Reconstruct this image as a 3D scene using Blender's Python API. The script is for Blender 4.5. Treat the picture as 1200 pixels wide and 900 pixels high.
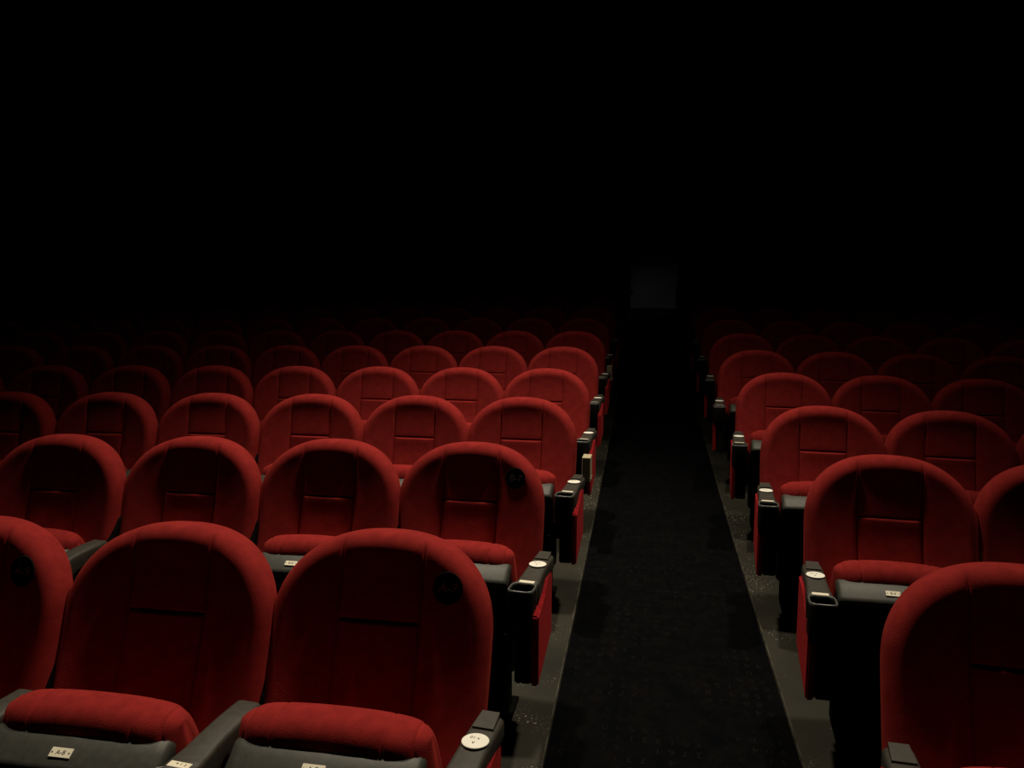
import bpy, bmesh, math, random
import numpy as np
from mathutils import Vector, Matrix

for o in list(bpy.data.objects):
    bpy.data.objects.remove(o)
scene = bpy.context.scene
COL = scene.collection
R = random.Random(7)

# ------------------------------------------------------------------ camera
cam_data = bpy.data.cameras.new('camera')
cam = bpy.data.objects.new('camera', cam_data)
COL.objects.link(cam)
cam_data.sensor_width = 36.0
cam_data.lens = 36.0 * 957.46 / 1200.0
cam_data.clip_start = 0.02
cam_data.clip_end = 100
fw = Vector((-0.16068617, 0.98014117, -0.11620343))
rt = Vector((0.98673315, 0.16229045, 0.00441616))
up = Vector((-0.02318716, 0.11395216, 0.99321562))
m = Matrix((rt, up, -fw)).transposed().to_4x4()
m.translation = Vector((-0.342, 0.0, 1.6193))
cam.matrix_world = m
scene.camera = cam

# ------------------------------------------------------------------ world and exposure
world = bpy.data.worlds.new('world')
scene.world = world
world.use_nodes = True
bg = world.node_tree.nodes['Background']
bg.inputs[0].default_value = (1.0, 0.95, 0.9, 1)
bg.inputs[1].default_value = 0.0004
vs = scene.view_settings
vs.view_transform = 'Standard'
vs.look = 'None'
vs.gamma = 1.0
vs.use_curve_mapping = False
vs.exposure = 0.0

# the hall's two lit ceiling spots, aimed at the same rows (their housings are built further down)
LAMPS = [Vector((-2.5, 4.66, 8.60)), Vector((1.7, 4.66, 8.60))]
AIM_X, AIM_Y, AIM_Z = -0.98, 3.42, 0.9                 # middle of the lit pool
LAMP_POWER = 3450.0                                    # both together
LAMP_COLOR = (1.0, 0.86, 0.66)
for LAMP in LAMPS:
    # beam, its soft edge, and the faint spill round both
    for nm, watt, cone, shut, dy in (('spot_light', .74, 59.0, .53, 0), ('spot_edge_light', .20, 73.0, .57, .25), ('spill_light', .024, 90.0, 1.0, 1.0)):
        ld = bpy.data.lights.new(nm, 'SPOT')
        ld.energy = LAMP_POWER * watt / 2
        ld.color = LAMP_COLOR
        ld.spot_size = math.radians(cone)
        ld.spot_blend = 1.0
        ld.shadow_soft_size = 0.20
        lo = bpy.data.objects.new(nm, ld)
        COL.objects.link(lo)
        lo.location = LAMP
        h = LAMP.z - AIM_Z
        lo.rotation_euler = (math.atan((AIM_Y + dy - LAMP.y) / h), math.atan((LAMP.x - AIM_X) / h), 0)
        lo.scale = (shut, 1, 1)


# ------------------------------------------------------------------ materials
def new_mat(name):
    mt = bpy.data.materials.new(name)
    mt.use_nodes = True
    nt = mt.node_tree
    return mt, nt, nt.nodes['Principled BSDF']


def noise_mat(name, c1, c2, scale, rough=0.9, bump=0.0, bump_scale=400, sheen=0.0, sheen_col=None, spec=0.3, lo=.35, hi=.65):
    mt, nt, b = new_mat(name)
    tc = nt.nodes.new('ShaderNodeTexCoord')
    n = nt.nodes.new('ShaderNodeTexNoise')
    n.inputs['Scale'].default_value = scale
    n.inputs['Detail'].default_value = 4
    nt.links.new(tc.outputs['Object'], n.inputs['Vector'])
    r = nt.nodes.new('ShaderNodeValToRGB')
    r.color_ramp.elements[0].position = lo
    r.color_ramp.elements[1].position = hi
    r.color_ramp.elements[0].color = (*c1, 1)
    r.color_ramp.elements[1].color = (*c2, 1)
    nt.links.new(n.outputs['Fac'], r.inputs['Fac'])
    nt.links.new(r.outputs['Color'], b.inputs['Base Color'])
    b.inputs['Roughness'].default_value = rough
    b.inputs['Specular IOR Level'].default_value = spec
    if sheen:
        b.inputs['Sheen Weight'].default_value = sheen
        b.inputs['Sheen Roughness'].default_value = 0.4
        b.inputs['Sheen Tint'].default_value = (*(sheen_col or (1, 1, 1)), 1)
    if bump:
        n2 = nt.nodes.new('ShaderNodeTexNoise')
        n2.inputs['Scale'].default_value = bump_scale
        n2.inputs['Detail'].default_value = 2
        nt.links.new(tc.outputs['Object'], n2.inputs['Vector'])
        bp = nt.nodes.new('ShaderNodeBump')
        bp.inputs['Strength'].default_value = bump
        bp.inputs['Distance'].default_value = 0.002
        nt.links.new(n2.outputs['Fac'], bp.inputs['Height'])
        nt.links.new(bp.outputs['Normal'], b.inputs['Normal'])
    return mt


M = {}
M['red'] = noise_mat('red_velour', (.225, .0155, .0145), (.285, .0205, .0185), 30, .95, .5, 420, .12, (1, .12, .06), .1)
M['red_panel'] = noise_mat('red_panel_fabric', (.34, .015, .020), (.42, .020, .026), 30, .95, .4, 420, .08, (1, .1, .08), .1)
M['grey'] = noise_mat('grey_plastic', (.044, .047, .039), (.060, .061, .051), 60, .5, .15, 900, spec=.4)
M['arm'] = noise_mat('brown_grey_plastic', (.038, .034, .027), (.050, .045, .036), 60, .55, .15, 900, spec=.3)
M['dark'] = noise_mat('dark_plastic', (.006, .0065, .0055), (.009, .0095, .008), 60, .6, .15, 900, spec=.12)
M['black'] = noise_mat('black_steel', (.0035, .004, .0035), (.006, .006, .0055), 40, .8, spec=.04)
M['rim'] = noise_mat('cup_rim_plastic', (.10, .105, .10), (.13, .135, .13), 60, .3, spec=.5)
M['plate'] = noise_mat('ivory_plate', (.84, .78, .60), (.90, .85, .68), 20, .5)
M['disc'] = noise_mat('white_disc', (.92, .90, .80), (.96, .94, .85), 20, .5)
M['ink'] = noise_mat('dark_ink', (.03, .025, .02), (.05, .04, .03), 20, .8)
M['patch'] = noise_mat('black_patch', (.006, .006, .005), (.010, .010, .008), 60, .9, spec=.1)
M['thread'] = noise_mat('grey_thread', (.22, .23, .21), (.28, .29, .27), 60, .8)
M['beige'] = noise_mat('beige_enamel', (.50, .43, .28), (.58, .50, .34), 30, .45)
M['steel'] = noise_mat('bright_screw', (.7, .68, .6), (.8, .78, .7), 30, .25, spec=.8)
M['carpet'] = noise_mat('black_blue_carpet', (.0013, .0016, .0024), (.0033, .0030, .0030), 14, 1.0, .8, 260, .035, (.8, .9, 1.0), spec=.03)
M['print'] = noise_mat('carpet_print', (.0018, .0019, .0024), (.0085, .0076, .007), 5, 1.0, .5, 260, spec=.05)
M['wall'] = noise_mat('black_wall_cloth', (.003, .003, .003), (.005, .005, .005), 6, .98, .3, 120, spec=.05)
M['door'] = noise_mat('grey_door_paint', (.20, .20, .205), (.24, .24, .245), 3, .7)
M['strip'] = noise_mat('worn_edge_strip', (.03, .028, .02), (.12, .11, .08), 9, .5, spec=.4)
M['white_emit'], _nt, _b = new_mat('lamp_lens')
_b.inputs['Emission Color'].default_value = (*LAMP_COLOR, 1)
_b.inputs['Emission Strength'].default_value = 3


def floor_material():
    mt, nt, b = new_mat('stained_concrete')
    tc = nt.nodes.new('ShaderNodeTexCoord')

    def noise(scale, det=5):
        n = nt.nodes.new('ShaderNodeTexNoise')
        n.inputs['Scale'].default_value = scale
        n.inputs['Detail'].default_value = det
        nt.links.new(tc.outputs['Object'], n.inputs['Vector'])
        return n
    n1 = noise(2.2)
    r1 = nt.nodes.new('ShaderNodeValToRGB')
    r1.color_ramp.elements[0].position = .32
    r1.color_ramp.elements[1].position = .72
    r1.color_ramp.elements[0].color = (.013, .0128, .0085, 1)
    r1.color_ramp.elements[1].color = (.032, .030, .020, 1)
    nt.links.new(n1.outputs['Fac'], r1.inputs['Fac'])
    n2 = noise(120, 2)          # grit
    r2 = nt.nodes.new('ShaderNodeValToRGB')
    r2.color_ramp.elements[0].position = .62
    r2.color_ramp.elements[1].position = .72
    n3 = noise(3.1, 3)          # where the grit lies
    r3 = nt.nodes.new('ShaderNodeValToRGB')
    r3.color_ramp.elements[0].position = .49
    r3.color_ramp.elements[1].position = .66
    nt.links.new(n2.outputs['Fac'], r2.inputs['Fac'])
    nt.links.new(n3.outputs['Fac'], r3.inputs['Fac'])
    mu = nt.nodes.new('ShaderNodeMath')
    mu.operation = 'MULTIPLY'
    nt.links.new(r2.outputs['Color'], mu.inputs[0])
    nt.links.new(r3.outputs['Color'], mu.inputs[1])
    mx = nt.nodes.new('ShaderNodeMix')
    mx.data_type = 'RGBA'
    nt.links.new(mu.outputs[0], mx.inputs['Factor'])
    nt.links.new(r1.outputs['Color'], mx.inputs[6])
    mx.inputs[7].default_value = (.55, .50, .40, 1)
    nt.links.new(mx.outputs[2], b.inputs['Base Color'])
    b.inputs['Roughness'].default_value = .7
    b.inputs['Specular IOR Level'].default_value = .25
    bp = nt.nodes.new('ShaderNodeBump')
    bp.inputs['Strength'].default_value = .3
    bp.inputs['Distance'].default_value = .004
    nt.links.new(noise(40).outputs['Fac'], bp.inputs['Height'])
    nt.links.new(bp.outputs['Normal'], b.inputs['Normal'])
    return mt


M['floor'] = floor_material()


# ------------------------------------------------------------------ mesh helpers
def mesh(name, verts, faces, mat, smooth=True):
    me = bpy.data.meshes.new(name)
    me.from_pydata([tuple(v) for v in verts], [], faces)
    bm = bmesh.new()
    bm.from_mesh(me)
    bmesh.ops.recalc_face_normals(bm, faces=bm.faces)
    bm.to_mesh(me)
    bm.free()
    me.materials.append(mat)
    if smooth:
        me.polygons.foreach_set('use_smooth', [True] * len(me.polygons))
    return me


def obj(name, me, parent=None, loc=(0, 0, 0), rot=(0, 0, 0), kind=None):
    o = bpy.data.objects.new(name, me)
    COL.objects.link(o)
    o.parent = parent
    o.location = loc
    o.rotation_euler = rot
    if kind:
        o['kind'] = kind
    return o


def thing(name, label, cat, loc=(0, 0, 0), rotz=0, group=None):
    o = bpy.data.objects.new(name, None)
    COL.objects.link(o)
    o.empty_display_size = .05
    o.location = loc
    o.rotation_euler = (0, 0, rotz)
    o['label'] = label
    o['category'] = cat
    if group:
        o['group'] = group
    return o


def loft(name, rings, mat, caps=True, smooth=True):
    n = len(rings[0])
    v = [p for r in rings for p in r]
    f = []
    for a in range(len(rings) - 1):
        for i in range(n):
            j = (i + 1) % n
            f.append((a * n + i, a * n + j, (a + 1) * n + j, (a + 1) * n + i))
    if caps:
        f.append(tuple(range(n))[::-1])
        f.append(tuple((len(rings) - 1) * n + i for i in range(n)))
    return mesh(name, v, f, mat, smooth)


def box_mesh(name, size, mat, bev=.004, seg=2, off=(0, 0, 0)):
    bm = bmesh.new()
    bmesh.ops.create_cube(bm, size=1)
    for v in bm.verts:
        v.co = Vector((v.co.x * size[0] + off[0], v.co.y * size[1] + off[1], v.co.z * size[2] + off[2]))
    if bev:
        bmesh.ops.bevel(bm, geom=bm.edges[:], offset=bev, segments=seg, affect='EDGES', profile=.5)
    me = bpy.data.meshes.new(name)
    bm.to_mesh(me)
    bm.free()
    me.materials.append(mat)
    return me


def rrect(hx, hy, r, n=4):
    pts = []
    for cx, cy, a0 in ((hx - r, hy - r, 0), (-hx + r, hy - r, 90), (-hx + r, -hy + r, 180), (hx - r, -hy + r, 270)):
        for k in range(n + 1):
            a = math.radians(a0 + 90 * k / n)
            pts.append((cx + r * math.cos(a), cy + r * math.sin(a)))
    return pts


def disc_mesh(name, r, h, mat, n=28):
    rings = [[(rr * math.cos(2 * math.pi * i / n), rr * math.sin(2 * math.pi * i / n), z) for i in range(n)]
             for rr, z in ((r, 0), (r, h * .7), (r * .96, h))]
    return loft(name, rings, mat, smooth=False)


_text_cache = {}


def text_mesh(s, size, mat, shear=0.0):
    key = (s, size, mat.name, shear)
    if key in _text_cache:
        return _text_cache[key]
    cu = bpy.data.curves.new('t', 'FONT')
    cu.body = s
    cu.size = size
    cu.shear = shear
    cu.align_x = 'CENTER'
    cu.align_y = 'CENTER'
    cu.resolution_u = 3
    cu.extrude = .0002
    to = bpy.data.objects.new('t', cu)
    COL.objects.link(to)
    dg = bpy.context.evaluated_depsgraph_get()
    me = bpy.data.meshes.new_from_object(to.evaluated_get(dg))
    bpy.data.objects.remove(to)
    bpy.data.curves.remove(cu)
    me.name = 'lettering'
    me.materials.clear()
    me.materials.append(mat)
    _text_cache[key] = me
    return me


# ------------------------------------------------------------------ the hall
def fz(y):
    y = max(y, .24)
    return -.0021 * y + .0045 * y * y


XL, XR, YF, YB, ZC = -9.6, 5.2, -3.0, 16.75, 9.05
ys = np.linspace(YF, YB, 80)
v, f = [], []
for y in ys:
    v += [(XL, y, fz(y)), (XR, y, fz(y))]
for i in range(len(ys) - 1):
    f.append((2 * i, 2 * i + 1, 2 * i + 3, 2 * i + 2))
n0 = len(v)
v += [(XL, YF, -.3), (XR, YF, -.3), (XL, YB, -.3), (XR, YB, -.3)]
f.append((n0, n0 + 1, n0 + 3, n0 + 2))
obj('floor', mesh('floor', v, f, M['floor'], False), kind='structure')


def struct_box(name, lo_, hi_, mat):
    s = [h - l for l, h in zip(lo_, hi_)]
    c = [(h + l) / 2 for l, h in zip(lo_, hi_)]
    return obj(name, box_mesh(name, s, mat, 0), loc=c, kind='structure')


ZE = fz(YB)
struct_box('wall_left', (XL - .2, YF, -.3), (XL, YB + .4, ZC), M['wall'])
struct_box('wall_right', (XR, YF, -.3), (XR + .2, YB + .4, ZC), M['wall'])
struct_box('wall_front', (XL - .2, YF - .2, -.3), (XR + .2, YF, ZC), M['wall'])
struct_box('ceiling', (XL - .2, YF - .2, ZC), (XR + .2, YB + .4, ZC + .2), M['wall'])
# rear wall in one piece round the doorway
DX0, DX1, DH = -.68, .26, 1.83
vv = [(XL, -.3), (DX0, -.3), (DX0, ZE + DH), (DX1, ZE + DH), (DX1, -.3), (XR, -.3), (XR, ZC), (XL, ZC)]
rings = [[(x, yy, z) for x, z in vv] for yy in (YB, YB + .25)]
obj('wall_back', loft('wall_back', rings, M['wall'], smooth=False), kind='structure')
# frame, two leaves with push bars
fr = obj('trim_1', loft('door_frame', [[(x, yy, z) for x, z in ((DX0 - .05, ZE), (DX0 - .05, ZE + DH + .05), (DX1 + .05, ZE + DH + .05), (DX1 + .05, ZE), (DX1, ZE), (DX1, ZE + DH), (DX0, ZE + DH), (DX0, ZE))]
                                       for yy in (YB - .02, YB + .02)], M['dark'], smooth=False), kind='structure')
dr = obj('door_1', box_mesh('door', (DX1 - DX0 - .01, .05, DH - .01), M['door'], .003), loc=((DX0 + DX1) / 2, YB + .09, ZE + DH / 2), kind='structure')
obj('push_bar', box_mesh('push_bar', (.7, .04, .05), M['dark'], .008), dr, (0, -.05, -.02))
obj('hinge', box_mesh('hinge', (.03, .02, .1), M['dark'], .003), dr, (-.44, -.03, .6))
obj('hinge', box_mesh('hinge', (.03, .02, .1), M['dark'], .003), dr, (-.44, -.03, -.6))
dc = obj('door_closer', box_mesh('door_closer', (.24, .06, .07), M['rim'], .008), dr, (.30, -.055, DH / 2 - .06))

# ------------------------------------------------------------------ aisle carpet
CX0, CX1 = -.6505, .2086
cy = np.linspace(.0, YB - .02, 70)
cp = thing('aisle_carpet', 'black aisle carpet runner printed with faint rows of digits', 'carpet', (0, 0, 0))
v, f = [], []
for y in cy:
    z = fz(y)
    v += [(CX0, y, z), (CX0 + .003, y, z + .009), (CX1 - .003, y, z + .009), (CX1, y, z)]
for i in range(len(cy) - 1):
    for k in range(3):
        f.append((4 * i + k, 4 * i + k + 1, 4 * i + 5 + k, 4 * i + 4 + k))
obj('carpet_pile', mesh('carpet_pile', v, f, M['carpet'], False), cp)
for x0, x1 in ((CX0 - .008, CX0 - .001), (CX1 + .001, CX1 + .008)):
    v, f = [], []
    for y in cy:
        z = fz(y)
        v += [(x0, y, z + .001), (x0 + .002, y, z + .010), (x1 - .002, y, z + .010), (x1, y, z + .001)]
    for i in range(len(cy) - 1):
        for k in range(3):
            f.append((4 * i + k, 4 * i + k + 1, 4 * i + 5 + k, 4 * i + 4 + k))
    s = obj('edge_strip', mesh('edge_strip', v, f, M['strip'], False), cp)
    s['label'] = 'thin worn metal strip along the carpet edge'
# printed characters, laid upside down for someone facing the rear of the hall
V, F = [], []
glyphs = {}
for ch in '0123456789':
    g = text_mesh(ch, .05, M['print'])
    gv = np.array([p.co for p in g.vertices])[:, :2] if len(g.vertices) else np.zeros((0, 2))
    co = [(p.co.x, p.co.y, p.co.z) for p in g.vertices]
    fs = [tuple(p.vertices) for p in g.polygons if p.normal.z > .5]
    glyphs[ch] = (co, fs)
y = .9
while y < 9.5:
    x = CX0 + .05 + R.random() * .02
    while x < CX1 - .04:
        if R.random() < .78:
            co, fs = glyphs[R.choice('0123456789')]
            used = sorted({i for ff in fs for i in ff})
            idx = {u: len(V) + q for q, u in enumerate(used)}
            for u in used:
                px, py = x - co[u][0], y - co[u][1]
                V.append((px, py, fz(py) + .0098))
            for ff in fs:
                F.append(tuple(idx[i] for i in ff))
        x += .047
    y += .062
pr = obj('digit_print', mesh('digit_print', V, F, M['print'], False), cp, kind='stuff')
pr['label'] = 'faint grey digits printed in rows across the carpet'

# ------------------------------------------------------------------ seat parts (front faces -y, origin on the floor)
W = .2870            # half width of the backrest
ZS = .742           # where the straight side turns into the arch
ZT = .984
EXP = 2.3


def ztop(x):
    t = min(1, abs(x) / W)
    return ZS + (ZT - ZS) * (1 - t ** EXP) ** (1 / EXP)


ZB = .40
outline = [(W, z) for z in np.linspace(ZB, ZS, 12)[:-1]]
for k in range(161):
    a = math.pi * k / 160
    c_, s_ = math.cos(a), math.sin(a)
    outline.append((W * math.copysign(abs(c_) ** (2 / EXP), c_), ZS + (ZT - ZS) * abs(s_) ** (2 / EXP)))
outline += [(-W, z) for z in np.linspace(ZS, ZB, 12)[1:]]
OUT = np.array(outline)
OA, OD = OUT[:-1], OUT[1:] - OUT[:-1]
OL = (OD ** 2).sum(1) + 1e-12


def edge_dist(x, z):
    """distance from a point to the backrest's outline"""
    if abs(x) >= W - 1e-6 or z >= ztop(x) - 1e-6:
        return 0.0
    p = np.array((x, z))
    t = np.clip(((p - OA) * OD).sum(1) / OL, 0, 1)
    return float(np.sqrt(((p - OA - OD * t[:, None]) ** 2).sum(1)).min())


SX = .108           # the two upright seams
SZ = .775           # the seam across the middle panel


def lean(z):
    d = .95 - z                       # upright at the top, reclined lower down
    return -.035 - .16 * d - .30 * d * d


def front_y(x, z):
    d = edge_dist(x, z)
    y = lean(z)
    y -= .034 * (abs(x) / W) ** 3                       # wings come forward
    y -= .010 * max(0, (z - .86) / .12) ** 2 * (1 - (abs(x) / W) ** 2)
    # padding between the seams
    if abs(x) < SX:
        t = abs(x) / SX
        if z > SZ:
            y -= .006 * (1 - t ** 4)
        else:                                           # the lower pad stands a little proud under the seam
            y -= (.007 * (1 - t ** 4) + .004 * math.exp(-((SZ - z - .008) / .03) ** 2) * (1 - t ** 6)) * min(1, (SZ - z) / .004)
    else:
        t = (abs(x) - SX) / (W - SX)
        y -= .008 * (1 - (2 * t - 1) ** 4)
    g = math.exp(-((abs(x) - SX) / .0035) ** 2) * .006
    if abs(x) < SX + .002:
        g = max(g, math.exp(-((z - SZ) / .0035) ** 2) * .005)
    y += g * min(1, d / .02)
    Rr = .042                                           # rolled rim
    if d < Rr:
        y += Rr - math.sqrt(max(0, Rr * Rr - (Rr - d) ** 2))
    return y


def cluster(a, b, n, p=1.0):
    return [a + (b - a) * (i / n) ** p for i in range(n + 1)]


xs = sorted(set([round(q, 5) for q in
                 [W * math.sin(math.pi / 2 * t) for t in np.linspace(0, 1, 44)]
                 + [SX - .008, SX - .005, SX - .0025, SX, SX + .0025, SX + .005, SX + .008]]))
xs = [-q for q in xs[::-1] if q > 0] + xs
lower = cluster(ZB, SZ - .010, 16) + [SZ - .006, SZ - .003, SZ]
upv = [0, .012, .03, .05] + [.05 + .95 * math.sin(math.pi / 2 * t) for t in np.linspace(0, 1, 20)[1:]]


def zline(x):
    zt = ztop(x)
    sz = min(SZ, ZB + (zt - ZB) * .90)
    return [ZB + (q - ZB) * (sz - ZB) / (SZ - ZB) for q in lower] + [sz + (zt - sz) * u for u in upv[1:]]


def build_backrest():
    nz = len(lower) + len(upv) - 1
    v, f = [], []
    for x in xs:
        for z in zline(x):
            v.append((x, front_y(x, z), z))
    for i in range(len(xs) - 1):
        for k in range(nz - 1):
            a = i * nz + k
            f.append((a, a + nz, a + nz + 1, a + 1))
    # rim closes towards the rear cover
    loop = [i * nz for i in range(len(xs))]
    edge = [k for k in range(nz)] + [i * nz + nz - 1 for i in range(1, len(xs))] + [(len(xs) - 1) * nz + k for k in range(nz - 2, -1, -1)]
    prev = edge
    for dy, sh in ((.018, 1.0), (.038, .990), (.052, .965)):
        cur = []
        for e in edge:
            x, yv, z = v[e]
            cz = .66
            cur.append(len(v))
            v.append((x * sh, lean(z) - .034 * (abs(x) / W) ** 3 + .042 + dy, cz + (z - cz) * sh if z > ZB + .01 else z))
        for q in range(len(edge) - 1):
            f.append((prev[q], cur[q], cur[q + 1], prev[q + 1]))
        prev = cur
    me = mesh('backrest', v, f, M['red'])
    rim = [v[p] for p in prev]
    return me, rim


ME_BACK, RIM = build_backrest()
# rear cover: dark plastic dish closing the rim
cvx = [Vector(p) for p in RIM]
cen = Vector((0, lean(.66) + .115, .66))
v, f = [], []
for s, dy in ((1.0, 0), (.93, .018), (.8, .03), (.4, .034)):
    for p in cvx:
        q = cen + (p - cen) * s
        q.y = p.y * s + (1 - s) * (lean(q.z) + .10) + dy
        v.append(q)
n = len(cvx)
for a in range(3):
    for i in range(n - 1):
        f.append((a * n + i, a * n + i + 1, (a + 1) * n + i + 1, (a + 1) * n + i))
    f.append((a * n + n - 1, a * n, (a + 1) * n, (a + 1) * n + n - 1))
f.append(tuple(3 * n + i for i in range(n)))
ME_COVER = mesh('rear_cover', v, f, M['dark'])


def build_cushion():
    """tipped-up seat pad: its rounded front edge is now the top"""
    HW = .205
    cols = sorted(set([round(q, 4) for q in [HW * math.sin(math.pi / 2 * t) for t in np.linspace(-1, 1, 31)]
                       + [s * (.118 + e) for s in (-1, 1) for e in (-.006, -.003, 0, .003, .006)]
                       + [s * (.180 + e) for s in (-1, 1) for e in (-.006, -.003, 0, .003, .006)]]))
    rings = []
    for x in cols:
        t = abs(x) / HW
        e = (1 - t ** 7) ** (1 / 3.) if t < 1 else .02
        e = max(e, .25)
        g = 0
        for sx in (.118, .180):
            g = max(g, math.exp(-((abs(x) - sx) / .003) ** 2))
        sc = 1 - .05 * g
        top = .742 - .018 * t ** 2.2 - .016 * max(0, (t - .75) / .25) ** 2
        ring = []
        hy, hz = .074 * e * sc, .105
        cz = top - hz
        for k in range(28):
            a = 2 * math.pi * k / 28
            c_, s_ = math.cos(a), math.sin(a)
            yy = hy * math.copysign(abs(c_) ** (2 / 2.6), c_)
            zz = hz * math.copysign(abs(s_) ** (2 / 2.4), s_)
            if zz < 0:
                zz *= 1.9
            z = cz + zz * (1 - (1 - sc) * .6)
            ring.append((x * (1 + .08 * max(0, .72 - z) / .2), -.235 + yy + .10 * (.66 - z) * .6, z))
        rings.append(ring)
    rings = [[(x, y + .235, z - .742) for x, y, z in r] for r in rings]
    return loft('cushion', rings, M['red'])


ME_CUSH = build_cushion()


def build_shell(prof, name, mat, HW=.205):
    rings = []
    for t in (-1, -.985, -.95, -.88, -.75, -.4, 0, .4, .75, .88, .95, .985, 1):
        a = abs(t)
        ring = []
        k = {1: .86, .985: .93, .95: .975, .88: .995}.get(a, 1)
        for (y, z) in prof:
            yy = -.25 + (y + .25) * k + (.012 * a * a if y < -.3 else 0)
            zz = z if z < .5 else z - .010 * a ** 2 - (.014 if a == 1 else .006 if a > .98 else 0)
            zz = zz if z > .34 else zz + .03 * a ** 6
            ring.append((HW * t, yy + .235, zz - .742))
        rings.append(ring)
    return loft(name, rings, mat)


ME_SHELL = build_shell([(-.262, .655), (-.300, .652), (-.325, .640), (-.333, .62), (-.330, .54), (-.322, .44), (-.314, .34),
                        (-.300, .26), (-.268, .215), (-.225, .205), (-.195, .24), (-.200, .38), (-.225, .50), (-.255, .62)], 'seat_shell', M['dark'])  # coloured darker than the lip to hold the underside's shade
ME_LIP = build_shell([(-.255, .694), (-.292, .700), (-.327, .688), (-.365, .672), (-.375, .664), (-.376, .650), (-.363, .640), (-.300, .650), (-.258, .668)], 'shell_lip', M['grey'], .203)
ME_HINGE = box_mesh('hinge_bar', (.47, .04, .04), M['black'], .008, off=(0, -.215, .33))


def build_arm():
    secs = [(-.205, .0310, .643, .050), (-.212, .0335, .646, .052), (-.29, .0345, .645, .056), (-.36, .0350, .640, .066), (-.40, .0370, .634, .078),
            (-.44, .0405, .631, .090), (-.478, .0425, .631, .098)]
    rings = []
    for y, hw, zt, th in secs:
        pts = rrect(hw, th / 2, .012, 3)
        rings.append([(x, y, zt - th / 2 + z) for x, z in pts])
    return loft('armrest', rings, M['arm'])


ME_ARM = build_arm()


def build_cup():
    o = rrect(.0425, .042, .024, 5)
    i_ = rrect(.0365, .036, .020, 5)
    i2 = rrect(.030, .030, .018, 5)
    cyc = -.518
    rings = [[(x * .9, cyc + y * .9, .500) for x, y in o], [(x, cyc + y, .520) for x, y in o], [(x, cyc + y, .629) for x, y in o],
             [(x * .985, cyc + y * .985, .632) for x, y in o], [(x, cyc + y, .632) for x, y in i_],
             [(x, cyc + y, .622) for x, y in i_], [(x, cyc + y, .535) for x, y in i2]]
    return loft('cup_holder', rings, M['dark'])


ME_CUP = build_cup()


def build_cup_rim():
    rings = []
    for (hx, hy, r, z) in ((.0432, .0427, .0245, .626), (.0432, .0427, .0245, .633), (.0410, .0405, .0225, .6355), (.0385, .038, .021, .6345), (.0375, .037, .0205, .629)):
        rings.append([(x, -.518 + y, z) for x, y in rrect(hx, hy, r, 5)])
    return loft('cup_rim', rings, M['rim'], caps=False)


ME_RIM = build_cup_rim()
ME_HBLOCK = loft('rear_bracket', [[(x, y, z) for x, y in rrect(hx, .004, .0039, 2)] for hx, y, z in ()] or
                 [[(-.025, -.268, .640), (.025, -.268, .640), (.025, -.268, .650), (-.025, -.268, .650)],
                  [(-.021, -.205, .640), (.021, -.205, .640), (.021, -.205, .656), (-.021, -.205, .656)]], M['arm'], smooth=False)
ME_PLATE_ARM = box_mesh('row_plate', (.052, .020, .003), M['plate'], .001, 1)
ME_PLATE_SEAT = box_mesh('number_plate', (.048, .022, .003), M['plate'], .001, 1)
ME_SCREW = disc_mesh('screw', .0016, .0012, M['ink'], 8)
ME_DISC = disc_mesh('number_disc', .0305, .003, M['disc'])
ME_PATCH = disc_mesh('number_patch', .040, .003, M['patch'], 36)


def panel(name, x0, x1, mat, pts, bev=.008):
    """plate in the y-z plane with rounded edges"""
    bm = bmesh.new()
    a = [bm.verts.new((x0, y, z)) for y, z in pts]
    b = [bm.verts.new((x1, y, z)) for y, z in pts]
    bm.faces.new(a)
    bm.faces.new(b[::-1])
    k = len(pts)
    for i in range(k):
        bm.faces.new((a[i], b[i], b[(i + 1) % k], a[(i + 1) % k]))
    bmesh.ops.recalc_face_normals(bm, faces=bm.faces)
    bmesh.ops.bevel(bm, geom=bm.edges[:], offset=bev, segments=3, affect='EDGES')
    me = bpy.data.meshes.new(name)
    bm.to_mesh(me)
    bm.free()
    me.materials.append(mat)
    return me


ME_PANEL = panel('side_panel', -.013, .013, M['red_panel'], [(-.548, .290), (-.225, .345), (-.22, .59), (-.34, .59), (-.40, .555), (-.548, .53)], .006)
ME_STAND = panel('standard', -.016, .016, M['black'], [(-.46, .40), (-.36, .36), (-.30, .30), (-.19, .30), (-.10, .42), (-.045, .68), (-.09, .68), (-.17, .575), (-.36, .57), (-.46, .53)], .005)  # its rear upright is added to keep the gap between backrests dark
ME_STAND_END = panel('standard', -.028, .028, M['dark'], [(-.546, .295), (-.40, .32), (-.30, .30), (-.19, .30), (-.13, .42), (-.17, .575), (-.36, .57), (-.546, .53)], .005)
ME_BASE = box_mesh('base_frame', (.36, .10, .17), M['black'], .01, off=(0, -.19, .125))
ME_LEG = loft('leg', [[(-.02, -.29, .005), (.02, -.29, .005), (.02, -.15, .005), (-.02, -.15, .005)],
                      [(-.02, -.29, .10), (.02, -.29, .10), (.02, -.15, .10), (-.02, -.15, .10)],
                      [(-.02, -.28, .34), (.02, -.28, .34), (.02, -.17, .34), (-.02, -.17, .34)]], M['black'], smooth=False)
ME_FOOT = box_mesh('foot', (.075, .26, .016), M['black'], .004, off=(0, -.22, .006))

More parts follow.
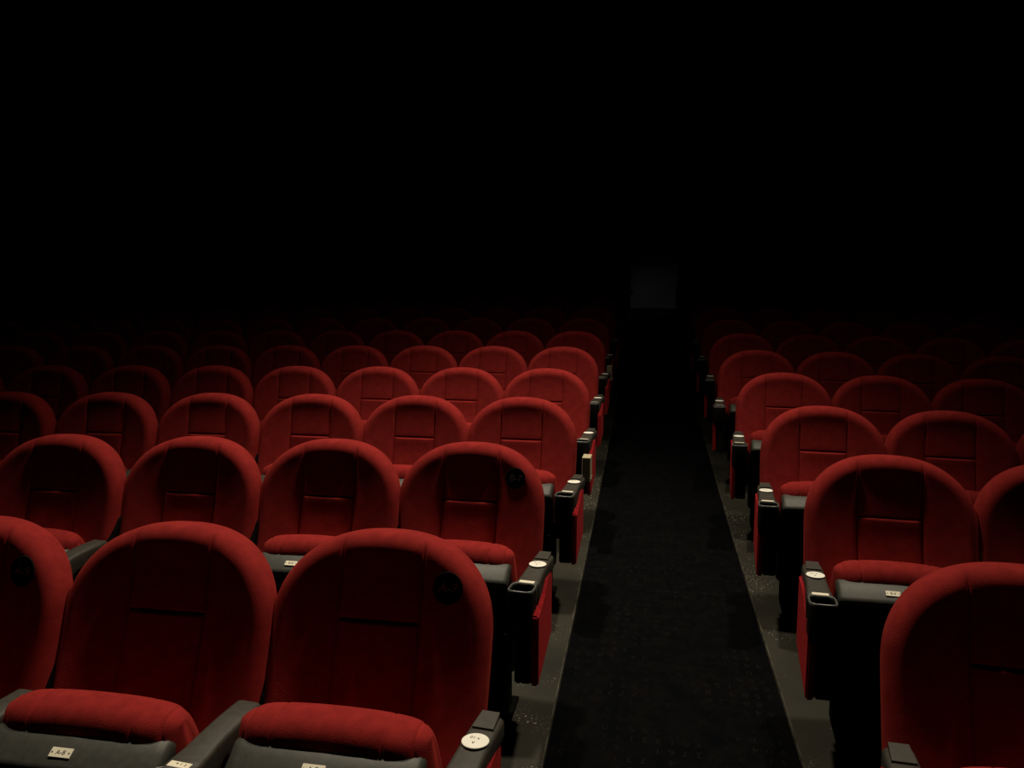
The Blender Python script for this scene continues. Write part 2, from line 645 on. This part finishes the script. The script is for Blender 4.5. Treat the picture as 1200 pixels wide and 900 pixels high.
# ------------------------------------------------------------------ seats
P_Y1, P_P, P_DR = 1.9675, 1.125, -.0263
AX = .281
BL = {'L': dict(x=-.9845, k=.0476, s=-1, th=-.02, ax=.302, arm=-.105), 'R': dict(x=.5125, k=.0655, s=1, th=-.08, ax=.270, arm=0)}
Q = .016
OFF = {('L', 2): (-.009, .002), ('L', 3): (.02, -.015), ('L', 4): (.011, -.03), ('L', 5): (-.003, .032), ('L', 6): (-.006, .02), ('L', 7): (-.017, .013),
       ('R', 1): (-.012, -.011), ('R', 2): (.023, .027), ('R', 3): (.005, -.048), ('R', 4): (.005, -.01), ('R', 5): (-.013, .018)}
ORD = ['first', 'second', 'third', 'fourth', 'fifth', 'sixth', 'seventh', 'eighth', 'ninth', 'tenth', 'eleventh', 'twelfth', 'thirteenth']
COUNT = {'L': [5, 6, 8, 9, 10, 11, 12, 12, 12, 12, 12, 12, 12], 'R': [3, 4, 5, 6, 6, 6, 6, 6, 6, 6, 6, 6, 6]}
ROWS = 13
TILT = math.atan(.25)


def surf_obj(name, me, parent, x, z, lift, pre=None):
    """lay a flat mesh (made in the xy plane) on the backrest's front"""
    e = .02
    p = Vector((x, front_y(x, z), z))
    tx = (Vector((x + e, front_y(x + e, z), z)) - Vector((x - e, front_y(x - e, z), z))).normalized()
    tz = (Vector((x, front_y(x, z + e), z + e)) - Vector((x, front_y(x, z - e), z - e))).normalized()
    nn = tx.cross(tz).normalized()
    tz = nn.cross(tx)
    mm = Matrix((tx, tz, nn)).transposed().to_4x4()
    mm.translation = p + nn * lift
    o = obj(name, me, parent)
    o.matrix_local = (pre @ mm) if pre else mm
    return o


def add_arm(root, x, end, row, side):
    """the standard on one side of a seat, with its armrest"""
    turn = Matrix.Translation((x, -.318, 0)) @ Matrix.Rotation(BL[side]['arm'], 4, 'Z') @ Matrix.Translation((0, .318, 0))
    a = obj('armrest', ME_ARM, root)
    a.matrix_local = Matrix.Translation((0, 0, -.02)) @ turn
    obj('cup_holder', ME_CUP, a)
    obj('cup_rim', ME_RIM, a)
    if end:
        obj('rear_bracket', ME_HBLOCK, a)
    if row <= 9:
        p = obj('row_plate', ME_PLATE_ARM, a, (0, -.460, .6315))
        p['label'] = 'ivory row plate'
        if row == 1 and not end:
            # marks on the plate: a dot and two strokes
            obj('plate_mark', ME_SCREW, p, (-.006, .002, .0014)).scale = (1.5, 1.5, .3)
            obj('plate_mark', text_mesh('1', .010, M['ink']), p, (.004, .001, .0017))
            obj('plate_mark', text_mesh('2', .010, M['ink']), p, (.015, .000, .0017))
    if end:
        d = obj('number_disc', ME_DISC, a, (.0 if side == 'L' else 0, -.318, .6445))
        d['label'] = 'white round disc with small dark print'
        if row <= 3:
            obj('disc_print', text_mesh('01 x', .013, M['ink']), d, (-.004, .010, .0031))
            obj('disc_print', text_mesh('v', .018, M['ink']), d, (-.002, -.008, .0031))
    o_ = .013 if side == 'L' else -.013
    st = obj('standard', ME_STAND_END if end else ME_STAND, root)
    st.location = (x - (o_ if end else 0), 0, 0)
    inb = .14 if x < 0 else -.14
    obj('leg', ME_LEG, root, (x + (inb if end else 0), 0, 0))
    obj('foot', ME_FOOT, root, (x + (inb if end else 0), 0, 0))
    if end:
        sp = obj('side_panel', ME_PANEL, root)
        sp.location = (x + (.026 if side == 'L' else -.029), 0, 0)
        sp['label'] = 'red upholstered end panel'


def make_seat(side, row, i):
    b = BL[side]
    dx, dy = OFF.get((side, row), (0, 0))
    bb = i * .56
    x = b['x'] + b['s'] * bb + dx
    y = P_Y1 + (row - 1) * P_P + (P_DR if row > 1 else 0) - b['k'] * bb - Q * bb * bb + dy
    th = b['th'] + (Q * bb if side == 'L' else -2 * Q * bb)
    where = 'on beige light-box side' if side == 'L' else 'on side without light boxes'
    seatno = 'at aisle end' if i == 0 else ORD[i] + ' from aisle'
    lab = 'red tip-up cinema seat, %s row from front, %s, %s' % (ORD[row - 1], seatno, where)
    root = thing('cinema_seat', lab, 'cinema seat', (x, y, fz(y)), th, 'red tip-up cinema seats in rows')
    br = obj('backrest', ME_BACK, root)
    rc = obj('rear_cover', ME_COVER, root)
    cu = obj('cushion', ME_CUSH, root)
    sh = obj('seat_shell', ME_SHELL, root)
    recl = Matrix.Translation((0, -.03, .95)) @ Matrix.Rotation(math.radians(-3.5), 4, 'X') @ Matrix.Translation((0, .03, -.95))
    if row == 1:                      # front-row backs recline further
        br.matrix_local = recl
        rc.matrix_local = recl
    # the front row's seats do not tip up as far as the others
    py, pz, pt, px = (-.370, .689, 9, 1.06) if row == 1 else (-.215, .655, 8, .96)
    for q in (cu, sh):
        q.location = (0, py, pz)
        q.rotation_euler = (math.radians(pt), 0, 0)
        q.scale = (px, 1, 1)
    sh['label'] = 'plastic underside of the tipped-up seat, its shade put into the dark colour'
    lp = obj('shell_lip', ME_LIP, sh)
    lp['label'] = 'grey plastic front lip'
    obj('hinge_bar', ME_HINGE, root)
    obj('base_frame', ME_BASE, root)
    number = 7 + i if side == 'L' else 6 - i
    if row <= 9:
        pl = obj('number_plate', ME_PLATE_SEAT, sh, (-.025 if side == 'R' else -.008 if row == 1 else -.05, -.3430 + .235, .6832 - .742), (math.radians(23), 0, 0))
        pl['label'] = 'ivory seat number plate'
        if row <= 2:
            obj('plate_number', text_mesh('%s-%d' % (chr(64 + row), number), .014, M['ink']), pl, (0, 0, .0017))
            obj('plate_screw', ME_SCREW, pl, (-.019, 0, .0012))
            obj('plate_screw', ME_SCREW, pl, (.019, 0, .0012))
    if side == 'L' and (row, i) in ((1, 0), (1, 2), (2, 0)):
        pa = surf_obj('number_patch', ME_PATCH, root, .176, .868, .001, recl if row == 1 else None)
        pa['label'] = 'black round cloth patch with stitched seat number'
        obj('stitched_number', text_mesh('%s-%d' % (chr(64 + row), number), .034, M['thread'], .2), pa, (0, 0, .0033))
    s = 1 if side == 'L' else -1
    add_arm(root, s * (b['ax'] if i == 0 else AX * .99), i == 0, row, side)
    if i == COUNT[side][row - 1] - 1 and ((side == 'L' and row >= 7) or (side == 'R' and row >= 4)):
        add_arm(root, -s * AX, False, row, side)
    return root


AISLE_L = {}
for row in range(1, ROWS + 1):
    for side in 'LR':
        for i in range(COUNT[side][row - 1]):
            o = make_seat(side, row, i)
            if side == 'L' and i == 0:
                AISLE_L[row] = o

# ------------------------------------------------------------------ beige aisle light boxes on the end panels
ME_LB = box_mesh('light_box_body', (.050, .105, .145), M['beige'], .004)
ME_LBV = box_mesh('light_box_louvre', (.030, .080, .012), M['dark'], .002)
ME_LBS = disc_mesh('light_box_screw', .007, .004, M['steel'], 10)
for row, which in ((4, 'fourth'), (7, 'seventh'), (10, 'tenth'), (13, 'thirteenth')):
    s = AISLE_L[row]
    th = s.rotation_euler.z
    loc = Vector(s.location) + Matrix.Rotation(th, 3, 'Z') @ Vector((BL['L']['ax'] + .020, -.612, .47))
    t = thing('aisle_light_box', 'small beige light box on red end panel of %s row' % which, 'light box', loc, th, 'beige aisle light boxes')
    obj('housing', ME_LB, t)
    obj('louvre', ME_LBV, t, (0, 0, -.073))
    obj('screw', ME_LBS, t, (.024, -.030, -.055), (0, math.radians(90), 0))
    obj('screw', ME_LBS, t, (.024, .030, -.055), (0, math.radians(90), 0))

# added fill spot near the last box, to brighten the foot of the door
gl = bpy.data.lights.new('door_fill_light', 'SPOT')
gl.energy = 1.5
gl.color = (.95, .97, 1.0)
gl.spot_size = math.radians(75)
gl.spot_blend = 1.0
gl.shadow_soft_size = .02
go = bpy.data.objects.new('door_fill_light', gl)
COL.objects.link(go)
go.location = loc + Vector((.14, .16, -.10))
go.rotation_euler = (Vector((-.25, YB, ZE - .10)) - go.location).to_track_quat('-Z', 'Y').to_euler()

# ------------------------------------------------------------------ the ceiling spots' housings
n = 32


def circ(r, z):
    return [(r * math.cos(2 * math.pi * i / n), r * math.sin(2 * math.pi * i / n), z) for i in range(n)]


ME_CAN = [('canopy', loft('canopy', [circ(.09, 0), circ(.09, -.02), circ(.08, -.03)], M['black'])),
          ('stem', loft('stem', [circ(.015, -.03), circ(.015, -.12)], M['black'])),
          ('can', loft('can', [circ(.06, -.11), circ(.25, -.14), circ(.27, -.38), circ(.26, -.38), circ(.24, -.16), circ(.06, -.135)], M['black'], caps=False)),
          ('lens', loft('lens', [circ(.21, -.215), circ(.22, -.22), circ(.21, -.225)], M['white_emit']))]
for LAMP, where in zip(LAMPS, ('above the seats with the light boxes', 'above the seats without light boxes')):
    sp = thing('ceiling_spotlight', 'round black ceiling spotlight ' + where, 'spotlight', (LAMP.x, LAMP.y, ZC), 0, 'ceiling spotlights')
    for nm, me in ME_CAN:
        obj(nm, me, sp)
